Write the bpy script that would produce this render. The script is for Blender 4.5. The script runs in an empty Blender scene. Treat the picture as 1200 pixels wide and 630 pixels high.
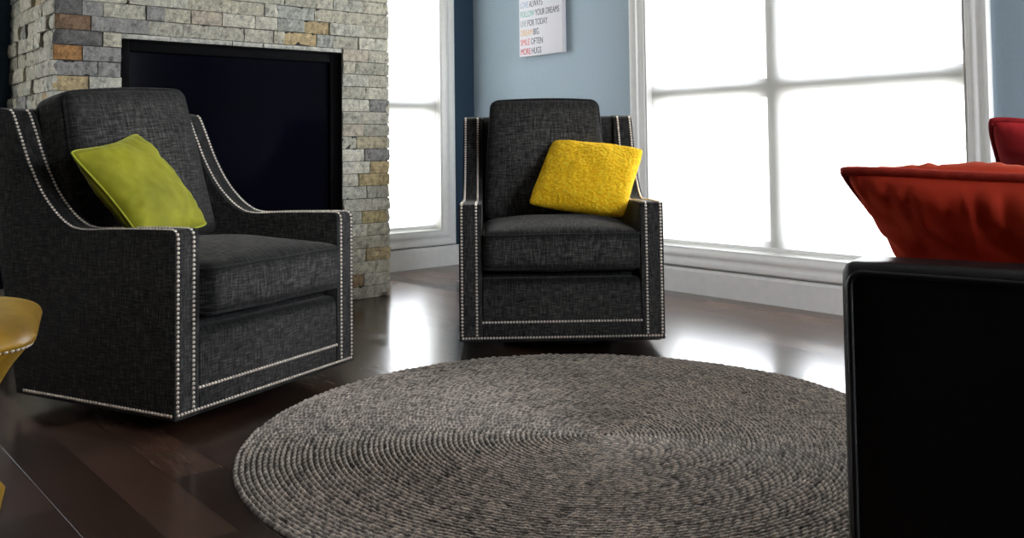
import bpy, bmesh, math, random
from mathutils import Vector, Matrix, noise
random.seed(7)
C = bpy.context.scene.collection
sc = bpy.context.scene
PI = math.pi
R = math.radians

# ------------------------------------------------------------------ materials
def new_mat(name):
    m = bpy.data.materials.new(name); m.use_nodes = True
    nt = m.node_tree; nt.nodes.clear()
    out = nt.nodes.new('ShaderNodeOutputMaterial')
    return m, nt, out
def N(nt, t, **kw):
    n = nt.nodes.new(t)
    for k, v in kw.items():
        if k.startswith('i_'):
            n.inputs[k[2:].replace('_', ' ')].default_value = v
        else: setattr(n, k, v)
    return n
def princ(nt, out, color=None, rough=.5, spec=.5, metal=0., sheen=0., coat=0., coat_r=.1):
    b = nt.nodes.new('ShaderNodeBsdfPrincipled')
    if color: b.inputs['Base Color'].default_value = (*color, 1)
    b.inputs['Roughness'].default_value = rough
    b.inputs['Specular IOR Level'].default_value = spec
    b.inputs['Metallic'].default_value = metal
    b.inputs['Sheen Weight'].default_value = sheen
    b.inputs['Coat Weight'].default_value = coat
    b.inputs['Coat Roughness'].default_value = coat_r
    nt.links.new(b.outputs[0], out.inputs[0])
    return b
def ramp(nt, stops):
    r = nt.nodes.new('ShaderNodeValToRGB'); e = r.color_ramp.elements
    while len(e) < len(stops): e.new(.5)
    for i, (p, c) in enumerate(stops): e[i].position = p; e[i].color = (*c, 1)
    return r
def coords(nt, scale=(1, 1, 1), rot=(0, 0, 0), kind='Object'):
    tc = nt.nodes.new('ShaderNodeTexCoord'); mp = nt.nodes.new('ShaderNodeMapping')
    mp.inputs['Scale'].default_value = scale; mp.inputs['Rotation'].default_value = rot
    nt.links.new(tc.outputs[kind], mp.inputs['Vector']); return mp
def noise_n(nt, mp, scale, detail=3, rough=.5):
    n = nt.nodes.new('ShaderNodeTexNoise'); n.inputs['Scale'].default_value = scale
    n.inputs['Detail'].default_value = detail; n.inputs['Roughness'].default_value = rough
    if mp is not None: nt.links.new(mp.outputs[0], n.inputs['Vector'])
    return n
def bump(nt, hsock, bsdf, strength=.3, dist=.002):
    b = nt.nodes.new('ShaderNodeBump'); b.inputs['Strength'].default_value = strength
    b.inputs['Distance'].default_value = dist
    nt.links.new(hsock, b.inputs['Height']); nt.links.new(b.outputs[0], bsdf.inputs['Normal']); return b
def math_n(nt, op, a, b=None, v=None):
    m = nt.nodes.new('ShaderNodeMath'); m.operation = op
    nt.links.new(a, m.inputs[0])
    if b is not None: nt.links.new(b, m.inputs[1])
    if v is not None: m.inputs[1].default_value = v
    return m.outputs[0]

def plain(name, color, rough=.5, spec=.5, metal=0., nscale=0, amt=.0, bmp=0., **kw):
    m, nt, out = new_mat(name); b = princ(nt, out, color, rough, spec, metal, **kw)
    if nscale:
        mp = coords(nt); n = noise_n(nt, mp, nscale, 4)
        rp = ramp(nt, [(.3, tuple(c*(1-amt) for c in color)), (.7, tuple(min(1, c*(1+amt)) for c in color))])
        nt.links.new(n.outputs[0], rp.inputs[0]); nt.links.new(rp.outputs[0], b.inputs['Base Color'])
        if bmp: bump(nt, n.outputs[0], b, bmp, .002)
    return m

def woven(name, dark, mid, light, freq=250, rough=.92, sheen=.07):
    """linen weave: slubby threads in the three object directions"""
    m, nt, out = new_mat(name); b = princ(nt, out, mid, rough, .25, sheen=sheen)
    b.inputs['Sheen Roughness'].default_value = .5; b.inputs['Sheen Tint'].default_value = (.9, .85, .8, 1)
    tcn = nt.nodes.new('ShaderNodeTexCoord'); sp = nt.nodes.new('ShaderNodeSeparateXYZ'); nt.links.new(tcn.outputs['Normal'], sp.inputs[0])
    outs = []
    for ax in range(3):      # threads running across each face: the set along a face's own normal drops out
        sc_ = [22, 22, 22]; sc_[ax] = freq*(1.15 if ax == 2 else 1)
        nn = noise_n(nt, coords(nt, sc_), 1.0, 2, .65).outputs[0]
        wgt = math_n(nt, 'SUBTRACT', math_n(nt, 'MULTIPLY', math_n(nt, 'ABSOLUTE', sp.outputs[ax]), v=1.0), v=1.0)
        outs.append(math_n(nt, 'MULTIPLY', nn, math_n(nt, 'MULTIPLY', wgt, v=-.5)))
    s1 = math_n(nt, 'ADD', outs[0], outs[1]); s3 = math_n(nt, 'ADD', s1, outs[2])
    mp = coords(nt); big = noise_n(nt, mp, 55, 3)
    s4 = math_n(nt, 'MULTIPLY', big.outputs[0], v=.10); s5 = math_n(nt, 'ADD', s3, s4)
    rp = ramp(nt, [(.42, dark), (.55, mid), (.72, light)])
    nt.links.new(s5, rp.inputs[0]); nt.links.new(rp.outputs[0], b.inputs['Base Color'])
    bump(nt, s3, b, .5, .002)
    return m

def velvet(name, c1, c2, scale=9, sheen=.6, rough=.75, tint=None, spec=.3, thin=None):
    m, nt, out = new_mat(name); b = princ(nt, out, c1, rough, spec, sheen=sheen)
    b.inputs['Sheen Roughness'].default_value = .35
    b.inputs['Sheen Tint'].default_value = (*(tint or c2), 1)
    mp = coords(nt); n = noise_n(nt, mp, scale, 4, .6)
    rp = ramp(nt, [(.32, c1), (.68, c2)])
    nt.links.new(n.outputs[0], rp.inputs[0]); nt.links.new(rp.outputs[0], b.inputs['Base Color'])
    n2 = noise_n(nt, mp, 500, 2); bump(nt, n2.outputs[0], b, .25, .001)
    if thin:        # light cloth that lets some daylight through
        tl = nt.nodes.new('ShaderNodeBsdfTranslucent'); tl.inputs[0].default_value = (*thin, 1)
        mx = nt.nodes.new('ShaderNodeMixShader'); mx.inputs[0].default_value = .16
        nt.links.new(b.outputs[0], mx.inputs[1]); nt.links.new(tl.outputs[0], mx.inputs[2]); nt.links.new(mx.outputs[0], out.inputs[0])
    return m

def stone_mat():
    m, nt, out = new_mat('split_face_stone'); b = princ(nt, out, (.4, .4, .36), .85, .3)
    at = nt.nodes.new('ShaderNodeVertexColor'); at.layer_name = 'stone'
    mp = coords(nt); n = noise_n(nt, mp, 38, 6, .7); n2 = noise_n(nt, mp, 160, 4, .7)
    rp = ramp(nt, [(.30, (.40, .40, .42)), (.5, (.95, .95, .95)), (.72, (1.35, 1.32, 1.25))])
    nt.links.new(n.outputs[0], rp.inputs[0])
    mx = N(nt, 'ShaderNodeMix', data_type='RGBA', blend_type='MULTIPLY'); mx.inputs[0].default_value = 1
    nt.links.new(at.outputs[0], mx.inputs[6]); nt.links.new(rp.outputs[0], mx.inputs[7])
    rp2 = ramp(nt, [(.3, (.72, .72, .72)), (.65, (1.15, 1.15, 1.15))]); nt.links.new(n2.outputs[0], rp2.inputs[0])
    mx2 = N(nt, 'ShaderNodeMix', data_type='RGBA', blend_type='MULTIPLY'); mx2.inputs[0].default_value = 1
    nt.links.new(mx.outputs[2], mx2.inputs[6]); nt.links.new(rp2.outputs[0], mx2.inputs[7])
    nt.links.new(mx2.outputs[2], b.inputs['Base Color'])
    ad = math_n(nt, 'ADD', n.outputs[0], n2.outputs[0]); bump(nt, ad, b, .8, .006)
    return m

def floor_mat():
    m, nt, out = new_mat('walnut_planks'); b = princ(nt, out, (.03, .017, .01), .16, .8)
    tc = nt.nodes.new('ShaderNodeTexCoord')
    mp = nt.nodes.new('ShaderNodeMapping'); mp.inputs['Rotation'].default_value = (0, 0, R(90))
    mp.inputs['Location'].default_value = (.0, -.01, 0)
    nt.links.new(tc.outputs['Object'], mp.inputs['Vector'])
    br = nt.nodes.new('ShaderNodeTexBrick'); br.offset = .37; br.offset_frequency = 3; br.squash = 1
    br.inputs['Scale'].default_value = 1; br.inputs['Brick Width'].default_value = 1.05
    br.inputs['Row Height'].default_value = .13; br.inputs['Mortar Size'].default_value = .0017
    br.inputs['Mortar Smooth'].default_value = .3; br.inputs['Bias'].default_value = 0
    br.inputs['Color1'].default_value = (0, 0, 0, 1); br.inputs['Color2'].default_value = (1, 1, 1, 1)
    br.inputs['Mortar'].default_value = (.5, .5, .5, 1)
    nt.links.new(mp.outputs[0], br.inputs['Vector'])
    g = coords(nt, (26, 1.6, 1)); gn = noise_n(nt, g, 2.2, 6, .65)
    rp = ramp(nt, [(.1, (.014, .0065, .0045)), (.5, (.036, .0175, .0110)), (.95, (.085, .042, .026))])
    a1 = math_n(nt, 'MULTIPLY', br.outputs['Color'], v=.75); a2 = math_n(nt, 'MULTIPLY', gn.outputs[0], v=.35)
    nt.links.new(math_n(nt, 'ADD', a1, a2), rp.inputs[0])
    mx = N(nt, 'ShaderNodeMix', data_type='RGBA'); nt.links.new(br.outputs['Fac'], mx.inputs[0])
    nt.links.new(rp.outputs[0], mx.inputs[6]); mx.inputs[7].default_value = (.006, .004, .003, 1)
    nt.links.new(mx.outputs[2], b.inputs['Base Color'])
    rr = N(nt, 'ShaderNodeMapRange'); rr.inputs['To Min'].default_value = .14; rr.inputs['To Max'].default_value = .31
    nt.links.new(math_n(nt, 'ADD', math_n(nt, 'MULTIPLY', gn.outputs[0], v=.4), math_n(nt, 'MULTIPLY', br.outputs['Color'], v=.6)), rr.inputs['Value']); nt.links.new(rr.outputs[0], b.inputs['Roughness'])
    # each board lies very slightly out of level with its neighbours
    h1 = math_n(nt, 'MULTIPLY', br.outputs['Fac'], v=-.3); h2 = math_n(nt, 'MULTIPLY', gn.outputs[0], v=.12)
    lw = noise_n(nt, coords(nt, (7, .7, 1)), 1.0, 1); h3 = math_n(nt, 'MULTIPLY', lw.outputs[0], v=.5)
    bump(nt, math_n(nt, 'ADD', math_n(nt, 'ADD', h1, h2), h3), b, .30, .0018)
    return m

def rug_mat():
    m, nt, out = new_mat('braided_jute'); b = princ(nt, out, (.2, .18, .16), .9, .2, sheen=.15)
    mp = coords(nt); n = noise_n(nt, mp, 210, 3, .7); n2 = noise_n(nt, mp, 28, 3, .6); n3 = noise_n(nt, mp, 3.0, 2)
    a = math_n(nt, 'ADD', math_n(nt, 'MULTIPLY', n.outputs[0], v=.7), math_n(nt, 'MULTIPLY', n2.outputs[0], v=.3))
    a = math_n(nt, 'ADD', a, math_n(nt, 'MULTIPLY', math_n(nt, 'SUBTRACT', n3.outputs[0], v=.5), v=.15))
    rp = ramp(nt, [(.33, (.09, .077, .065)), (.46, (.28, .24, .205)), (.58, (.46, .395, .335)), (.70, (.72, .635, .55))])
    nt.links.new(a, rp.inputs[0])
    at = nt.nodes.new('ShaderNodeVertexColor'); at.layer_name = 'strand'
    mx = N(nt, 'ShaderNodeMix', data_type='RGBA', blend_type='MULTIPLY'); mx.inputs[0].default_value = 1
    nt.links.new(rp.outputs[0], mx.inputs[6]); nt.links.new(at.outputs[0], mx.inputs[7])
    nt.links.new(mx.outputs[2], b.inputs['Base Color']); bump(nt, n.outputs[0], b, .6, .003)
    return m

def shade_mat(see=.22):
    """sun-screen roller fabric: mostly glows with the daylight behind, a little see-through"""
    m, nt, out = new_mat('roller_shade_fabric')
    tr = nt.nodes.new('ShaderNodeBsdfTranslucent'); tr.inputs[0].default_value = (.72, .72, .70, 1)
    df = nt.nodes.new('ShaderNodeBsdfDiffuse'); df.inputs[0].default_value = (.7, .7, .68, 1)
    tp = nt.nodes.new('ShaderNodeBsdfTransparent'); tp.inputs[0].default_value = (1, 1, .985, 1)
    mp = coords(nt, (1, 1, 1)); w = noise_n(nt, mp, 900, 1)
    m1 = nt.nodes.new('ShaderNodeMixShader'); m1.inputs[0].default_value = .18
    nt.links.new(tr.outputs[0], m1.inputs[1]); nt.links.new(df.outputs[0], m1.inputs[2])
    rg = N(nt, 'ShaderNodeMapRange'); rg.inputs['To Min'].default_value = see-.03; rg.inputs['To Max'].default_value = see+.03
    nt.links.new(w.outputs[0], rg.inputs['Value'])
    m2 = nt.nodes.new('ShaderNodeMixShader'); nt.links.new(rg.outputs[0], m2.inputs[0])
    nt.links.new(m1.outputs[0], m2.inputs[1]); nt.links.new(tp.outputs[0], m2.inputs[2])
    nt.links.new(m2.outputs[0], out.inputs[0])
    return m

def glass_mat(name='window_glass', tint=(1, 1, 1), gloss=.06):
    m, nt, out = new_mat(name)
    tp = nt.nodes.new('ShaderNodeBsdfTransparent'); tp.inputs[0].default_value = (*tint, 1)
    gl = nt.nodes.new('ShaderNodeBsdfGlossy'); gl.inputs['Roughness'].default_value = .02
    fr = nt.nodes.new('ShaderNodeFresnel'); fr.inputs[0].default_value = 1.45
    mp = coords(nt); w = noise_n(nt, mp, 1.5, 1); bp = nt.nodes.new('ShaderNodeBump'); bp.inputs['Strength'].default_value = .01
    nt.links.new(w.outputs[0], bp.inputs['Height']); nt.links.new(bp.outputs[0], gl.inputs['Normal'])
    mx = nt.nodes.new('ShaderNodeMixShader'); nt.links.new(fr.outputs[0], mx.inputs[0])
    nt.links.new(tp.outputs[0], mx.inputs[1]); nt.links.new(gl.outputs[0], mx.inputs[2])
    nt.links.new(mx.outputs[0], out.inputs[0]); return m

M = {}
M['wall_blue'] = plain('pale_blue_paint', (.29, .37, .43), .6, .3, nscale=60, amt=.03, bmp=.05)
M['wall_navy'] = plain('navy_paint', (.017, .040, .070), .6, .3, nscale=60, amt=.04, bmp=.05)
M['wall_grey'] = plain('warm_grey_paint', (.055, .053, .052), .7, .2, nscale=60, amt=.03)
M['ceiling'] = plain('ceiling_paint', (.36, .36, .35), .8, .2, nscale=40, amt=.02)
M['trim'] = plain('white_trim_paint', (.84, .83, .80), .35, .5, nscale=25, amt=.03)
M['stone'] = stone_mat(); M['floor'] = floor_mat(); M['rug'] = rug_mat()
M['shade'] = shade_mat(); M['glass'] = glass_mat()
M['fabric'] = woven('charcoal_linen', (.006, .0058, .0054), (.042, .0404, .038), (.150, .145, .136))
M['welt'] = woven('charcoal_welt', (.008, .008, .008), (.022, .022, .023), (.05, .05, .05))
M['nail'] = plain('pewter_nail', (1.0, .83, .72), .30, .6, .55, nscale=200, amt=.1)
M['dark_base'] = plain('black_stained_wood', (.008, .007, .006), .4, .4, nscale=30, amt=.3)
M['green'] = velvet('chartreuse_velvet', (.21, .205, .008), (.37, .36, .018), 7, .5, tint=(.75, .75, .2))
M['green_welt'] = velvet('chartreuse_piping', (.42, .44, .03), (.5, .5, .06), 20, .5)
M['red'] = velvet('red_orange_cotton', (.52, .028, .012), (.72, .06, .016), 6, .35, tint=(.9, .25, .1), thin=(.95, .22, .03))
M['red_welt'] = velvet('red_cord', (.36, .02, .010), (.52, .04, .016), 60, .3)
M['crimson'] = velvet('crimson_cotton', (.30, .008, .012), (.42, .016, .02), 6, .3, tint=(.8, .1, .1))
M['crimson_welt'] = velvet('crimson_cord', (.22, .006, .01), (.34, .012, .014), 60, .3)
M['gold'] = velvet('gold_velvet', (.15, .075, .004), (.36, .195, .012), 11, .22, .40, tint=(.9, .6, .1), spec=.5)
M['leather'] = plain('black_leather', (.006, .006, .0065), .38, .5, nscale=350, amt=.4, bmp=.25)
M['black_metal'] = plain('black_metal', (.0015, .0015, .002), .6, .05, nscale=80, amt=.2)
M['canvas'] = plain('white_canvas', (.80, .79, .84), .8, .2, nscale=300, amt=.03, bmp=.1)
def wool():
    m, nt, out = new_mat('mustard_mohair'); b = princ(nt, out, (.8, .45, .01), .85, .2, sheen=.5)
    b.inputs['Sheen Tint'].default_value = (1, .68, .06, 1)
    mp = coords(nt); n = noise_n(nt, mp, 90, 4, .7)
    rp = ramp(nt, [(.3, (.84, .37, .003)), (.5, (1.0, .57, .008)), (.72, (1.0, .82, .06))])
    nt.links.new(n.outputs[0], rp.inputs[0]); nt.links.new(rp.outputs[0], b.inputs['Base Color'])
    bump(nt, n.outputs[0], b, .8, .006); return m
M['wool'] = wool()
for nm, c in (('ink_grey', (.13, .14, .17)), ('ink_lilac', (.38, .40, .50)), ('ink_blue', (.40, .50, .62)), ('ink_green', (.25, .55, .45)),
              ('ink_sage', (.38, .45, .45)), ('ink_yellow', (.80, .55, .28)), ('ink_coral', (.75, .22, .22)), ('ink_red', (.60, .10, .12))):
    M[nm] = plain(nm, c, .8, .2, nscale=200, amt=.08)

# ------------------------------------------------------------------ mesh helpers
def link(name, me, mat, parent=None, smooth=True, loc=None):
    o = bpy.data.objects.new(name, me); C.objects.link(o)
    if mat is not None: me.materials.append(mat)
    if smooth:
        for p in me.polygons: p.use_smooth = True
    if parent is not None: o.parent = parent
    if loc is not None: o.location = loc
    return o
def obj(name, bm, mat, parent=None, smooth=False, loc=None, rot=None, auto=None):
    me = bpy.data.meshes.new(name); bmesh.ops.recalc_face_normals(bm, faces=bm.faces); bm.to_mesh(me); bm.free()
    o = link(name, me, mat, parent, smooth, loc)
    if rot: o.rotation_euler = rot
    if auto is not None:
        for p in me.polygons: p.use_smooth = True
        me.set_sharp_from_angle(angle=R(auto))
    return o
def empty(name, label, cat, loc=(0, 0, 0), rz=0, group=None):
    o = bpy.data.objects.new(name, None); C.objects.link(o); o.location = loc; o.rotation_euler = (0, 0, rz)
    o.empty_display_size = .1
    o['label'] = label; o['category'] = cat
    if group: o['group'] = group
    return o
def box(bm, x0, x1, y0, y1, z0, z1, bev=0, seg=2):
    g = bmesh.ops.create_cube(bm, size=1)
    for v in g['verts']:
        v.co = Vector(((x0+x1)/2+v.co.x*(x1-x0), (y0+y1)/2+v.co.y*(y1-y0), (z0+z1)/2+v.co.z*(z1-z0)))
    if bev:
        es = list({e for v in g['verts'] for e in v.link_edges})
        bmesh.ops.bevel(bm, geom=es, offset=bev, segments=seg, profile=.5, affect='EDGES')
def boxbm(*a, **k):
    bm = bmesh.new(); box(bm, *a, **k); return bm
def tube(bm, pts, r, n=8, closed=False):
    pts = [Vector(p) for p in pts]; rings = []; m = len(pts); up = None
    for i, p in enumerate(pts):
        if closed: t = pts[(i+1) % m]-pts[i-1]
        else: t = pts[min(i+1, m-1)]-pts[max(i-1, 0)]
        if t.length < 1e-9: t = Vector((0, 0, 1))
        t.normalize()
        if up is None:
            up = Vector((0, 0, 1)) if abs(t.z) < .9 else Vector((1, 0, 0))
        up = (up-t*up.dot(t)); up.normalize(); s = t.cross(up)
        rings.append([bm.verts.new(p+(up*math.cos(a)+s*math.sin(a))*r) for a in [2*PI*k/n for k in range(n)]])
    for i in range(m if closed else m-1):
        A, B = rings[i], rings[(i+1) % m]
        for k in range(n): bm.faces.new((A[k], A[(k+1) % n], B[(k+1) % n], B[k]))
    if not closed:
        bm.faces.new(rings[0][::-1]); bm.faces.new(rings[-1])
def extrude_profile(pts, x0, x1, bev=.0, seg=3):
    """polygon in (y,z) extruded along x, rim edges rounded"""
    bm = bmesh.new(); vs = [bm.verts.new((x0, y, z)) for y, z in pts]
    f = bm.faces.new(vs); g = bmesh.ops.extrude_face_region(bm, geom=[f])
    for v in g['geom']:
        if isinstance(v, bmesh.types.BMVert): v.co.x = x1
    bmesh.ops.recalc_face_normals(bm, faces=bm.faces)
    if bev:
        es = [e for e in bm.edges if abs(e.verts[0].co.x-e.verts[1].co.x) < 1e-6]
        bmesh.ops.bevel(bm, geom=es, offset=bev, segments=seg, profile=.5, affect='EDGES', clamp_overlap=True)
    return bm
def catmull(P, n=6):
    out = []
    for i in range(len(P)-1):
        p0, p1, p2, p3 = P[max(i-1, 0)], P[i], P[i+1], P[min(i+2, len(P)-1)]
        for k in range(n):
            t = k/n
            out.append(tuple(.5*((2*p1[j])+(-p0[j]+p2[j])*t+(2*p0[j]-5*p1[j]+4*p2[j]-p3[j])*t*t+(-p0[j]+3*p1[j]-3*p2[j]+p3[j])*t**3) for j in range(len(p1))))
    out.append(tuple(P[-1])); return out
def fbm(x, y, z, s=1): return noise.fractal(Vector((x*s, y*s, z*s)), 1.0, 2.0, 3)

def soft_box(w, d, h, r, crown_top=0, crown_bot=0, crown_front=0, crown_back=0, crown_side=0, n=18, wob=.0, seed=0):
    """boxed cushion centred on the origin: rounded edges, crowned faces"""
    bm = bmesh.new(); bmesh.ops.create_cube(bm, size=2)
    bmesh.ops.subdivide_edges(bm, edges=bm.edges[:], cuts=n-1, use_grid_fill=True)
    H = (w/2, d/2, h/2)
    def remap(t, half):   # crowd grid lines at the edges
        a = abs(t); s = 1 if t >= 0 else -1
        k = r/half
        return s*half*((a/.8)*(1-k) if a < .8 else 1-k+(a-.8)/.2*k)
    for v in bm.verts:
        t = v.co.copy(); p = Vector((remap(t.x, H[0]), remap(t.y, H[1]), remap(t.z, H[2])))
        inner = Vector([max(-(H[i]-r), min(H[i]-r, p[i])) for i in range(3)]); dlt = p-inner
        if dlt.length > 1e-9:
            mxx = max(abs(dlt.x), abs(dlt.y), abs(dlt.z)); p = inner+dlt.normalized()*min(r, mxx)
        u, vv, ww = p.x/H[0], p.y/H[1], p.z/H[2]
        fx, fy, fz = max(0, 1-u*u), max(0, 1-vv*vv), max(0, 1-ww*ww)
        if t.z > .999: p.z += crown_top*(fx*fy)**.7
        if t.z < -.999: p.z -= crown_bot*(fx*fy)**.7
        if t.y < -.999: p.y -= crown_front*(fx*fz)**.6
        if t.y > .999: p.y += crown_back*(fx*fz)**.6
        if abs(t.x) > .999: p.x += math.copysign(crown_side*(fy*fz)**.6, t.x)
        if wob:
            q = Vector((p.x*5+seed, p.y*5, p.z*5)); p += noise.noise_vector(q)*wob
        v.co = p
    return bm
def rim_path(w, d, r, z, n=6, front_z=None):
    """rounded-rectangle loop"""
    pts = []
    for cx, cy, a0 in ((w/2-r, d/2-r, 0), (-w/2+r, d/2-r, 90), (-w/2+r, -d/2+r, 180), (w/2-r, -d/2+r, 270)):
        for k in range(n+1):
            a = R(a0+90*k/n); pts.append((cx+r*math.cos(a), cy+r*math.sin(a), z))
    out = []
    for i in range(len(pts)):       # extra points along the straights
        a, b = Vector(pts[i]), Vector(pts[(i+1) % len(pts)]); L = (b-a).length; k = max(1, int(L/.03))
        for j in range(k): out.append(a.lerp(b, j/k))
    return out

# ------------------------------------------------------------------ room shell
XW, YW, ZC = -7.6, -7.2, 2.75
T = .22
def struct(name, bm, mat, parent=None, smooth=False, auto=None):
    o = obj(name, bm, mat, parent, smooth, auto=auto)
    if parent is None: o['kind'] = 'structure'
    return o
bm = boxbm(XW-T, T, YW-T, T, -.12, 0); struct('floor', bm, M['floor'])
bm = boxbm(XW-T, T, YW-T, T, ZC, ZC+.1); struct('ceiling', bm, M['ceiling'])
ZW0, ZW1 = .225, 2.42                       # window openings
# wall_back (y=0, fireplace wall), windows at x -1.27..-.284 and an added, unseen one further left
A_open = [(-4.3, -3.2), (-1.27, -.284)]
def wall_with_holes(name, axis, lo, hi, holes, mat, off=0):
    bm = bmesh.new(); edges = [lo]+[e for h in holes for e in h]+[hi]
    def bx(a0, a1, z0, z1):
        if axis == 'x': box(bm, a0, a1, 0, T, z0, z1)
        else: box(bm, 0, T, a0, a1, z0, z1)
    for i in range(0, len(edges), 2): bx(edges[i], edges[i+1], 0, ZC)
    for h in holes: bx(h[0], h[1], 0, ZW0); bx(h[0], h[1], ZW1, ZC)
    return struct(name, bm, mat)
wall_with_holes('wall_back', 'x', XW, 0, A_open, M['wall_navy'])
B_open = [(-3.366, -1.587)]
wall_with_holes('wall_right', 'y', YW, T, B_open, M['wall_blue'])
struct('wall_left', boxbm(XW-T, XW, YW, T, 0, ZC), M['wall_grey'])
fill_open = [(-2.5, -.7)]  # opening for an unseen window, added as fill light from the front wall
wf_ = wall_with_holes('wall_front', 'x', XW, 0, fill_open, M['wall_grey']); wf_.location = (0, YW-T, 0)

# local frame of a window: s along the wall, depth outwards, z up
def wframe(axis):
    if axis == 'x': return lambda s, d, z: Vector((s, d, z))
    if axis == 'f': return lambda s, d, z: Vector((s, YW-d, z))
    return lambda s, d, z: Vector((d, s, z))
def wbox(bm, F, s0, s1, d0, d1, z0, z1, bev=0):
    a, b = F(s0, d0, z0), F(s1, d1, z1)
    box(bm, min(a.x, b.x), max(a.x, b.x), min(a.y, b.y), max(a.y, b.y), min(a.z, b.z), max(a.z, b.z), bev)

CASE = [(0, -.006), (.006, -.012), (.02, -.014), (.032, -.020), (.045, -.020), (.055, -.016), (.068, -.019), (.082, -.024), (.094, -.024), (.103, -.016), (.103, 0), (0, 0)]
def casing_strip(F, p0, p1, out):
    """moulded casing between two (s,z) inner corners; 'out' is the outward (s,z) direction; mitred"""
    bm = bmesh.new(); rings = []
    for (s, z), m in ((p0, -1), (p1, 1)):
        along = Vector((p1[0]-p0[0], p1[1]-p0[1])).normalized()
        ring = []
        for w, d in CASE:
            ring.append(bm.verts.new(F(s+out[0]*w+along[0]*m*w, d, z+out[1]*w+along[1]*m*w)))
        rings.append(ring)
    n = len(CASE)
    for k in range(n): bm.faces.new((rings[0][k], rings[0][(k+1) % n], rings[1][(k+1) % n], rings[1][k]))
    bm.faces.new(rings[0][::-1]); bm.faces.new(rings[1]); return bm
def make_window(idx, axis, s0, s1, mulls, zbar, shade_label):
    F = wframe(axis)
    root = bpy.data.objects.new('window_%d' % idx, None); C.objects.link(root); root['kind'] = 'structure'
    root.empty_display_size = .1
    # casing
    for p0, p1, o_ in (((s0, ZW0+.02), (s1, ZW0+.02), (0, -1)), ((s0, ZW1), (s1, ZW1), (0, 1)),
                       ((s0, ZW0+.02), (s0, ZW1), (-1, 0)), ((s1, ZW0+.02), (s1, ZW1), (1, 0))):
        q0, q1 = p0, p1
        obj('casing', casing_strip(F, q0, q1, o_), M['trim'], root, auto=40)
    bm = bmesh.new()                                   # jamb liner and sill board
    wbox(bm, F, s0, s0+.012, -.004, T, ZW0, ZW1); wbox(bm, F, s1-.012, s1, -.004, T, ZW0, ZW1)
    wbox(bm, F, s0, s1, -.004, T, ZW1-.012, ZW1)
    obj('jamb', bm, M['trim'], root)
    bm = bmesh.new(); wbox(bm, F, s0, s1, -.012, T, ZW0, ZW0+.022, .003); obj('sill', bm, M['trim'], root)
    # outer frame
    d0, d1 = .12, .175
    bm = bmesh.new()
    wbox(bm, F, s0+.012, s0+.055, d0, d1, ZW0+.022, ZW1-.012, .004); wbox(bm, F, s1-.055, s1-.012, d0, d1, ZW0+.022, ZW1-.012, .004)
    wbox(bm, F, s0+.055, s1-.055, d0, d1, ZW0+.022, ZW0+.075, .004); wbox(bm, F, s0+.055, s1-.055, d0, d1, ZW1-.06, ZW1-.012, .004)
    obj('frame', bm, M['trim'], root)
    cols = [s0+.055]+[e for m in mulls for e in (m[0], m[1])]+[s1-.055]
    for m in mulls:
        bm = bmesh.new(); wbox(bm, F, m[0], m[1], d0-.005, d1+.005, ZW0+.07, ZW1-.055, .004); obj('mullion', bm, M['trim'], root)
    for i in range(0, len(cols), 2):
        bm = bmesh.new(); wbox(bm, F, cols[i], cols[i+1], d0-.03, d1-.004, zbar-.050, zbar+.050, .004); obj('meeting_rail', bm, M['trim'], root)
        for za, zb in ((ZW0+.075, zbar-.050), (zbar+.050, ZW1-.06)):
            bm = bmesh.new(); wbox(bm, F, cols[i]-.004, cols[i+1]+.004, .138, .142, za-.004, zb+.004); obj('pane', bm, M['glass'], root)
    if shade_label: add_shade(F, s0, s1, shade_label)
    add_portal(axis, F, s0, s1)
    return root
def add_shade(F, s0, s1, shade_label):
    # roller shade: a thing of its own
    mid = F((s0+s1)/2, .035, ZW1-.05)
    sh = empty('roller_shade', shade_label, 'window shade', mid)
    def L(bm): bmesh.ops.translate(bm, vec=-mid, verts=bm.verts); return bm
    bm = bmesh.new(); nsg = 40; zt_ = ZW1-.05      # one sheet of cloth, with the faintest billow
    cols_ = [[bm.verts.new(F(s0+.018+(s1-s0-.036)*i/nsg, .035+.0012*math.sin(i*.5+j*.3)*min(1, j), .27+(zt_-.27)*j/8)) for j in range(9)] for i in range(nsg+1)]
    for i in range(nsg):
        for j in range(8): bm.faces.new((cols_[i][j], cols_[i+1][j], cols_[i+1][j+1], cols_[i][j+1]))
    obj('shade_fabric', L(bm), M['shade'], sh, smooth=True)
    bm = bmesh.new(); wbox(bm, F, s0+.018, s1-.018, .029, .041, .262, .277, .003); obj('hem_bar', L(bm), M['trim'], sh)
    bm = bmesh.new(); tube(bm, [F(s0+.016, .035, ZW1-.05), F(s1-.016, .035, ZW1-.05)], .022, 16); obj('roller_tube', L(bm), M['trim'], sh, auto=40)
def add_portal(axis, F, s0, s1):
    # daylight portal just outside
    ld = bpy.data.lights.new('sky_portal', 'AREA'); ld.shape = 'RECTANGLE'; ld.size = s1-s0; ld.size_y = ZW1-ZW0
    ld.cycles.is_portal = True
    lo = bpy.data.objects.new('sky_portal', ld); C.objects.link(lo); lo.location = F((s0+s1)/2, T+.03, (ZW0+ZW1)/2)
    lo.rotation_euler = {'x': (R(-90), 0, 0), 'y': (R(-90), 0, R(-90)), 'f': (R(90), 0, 0)}[axis]
make_window(1, 'x', *A_open[1], [], 1.085, 'white roller shade over the tall window right of the stone fireplace')
make_window(2, 'x', *A_open[0], [(-3.8, -3.7)], 1.085, 'white roller shade over an added, unseen window left of the stone fireplace')  # unseen window with shade, added to light the chimney's left side
make_window(3, 'y', *B_open[0], [(-2.47, -2.31)], 1.092, 'wide white roller shade over the big window behind the right armchair')

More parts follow.
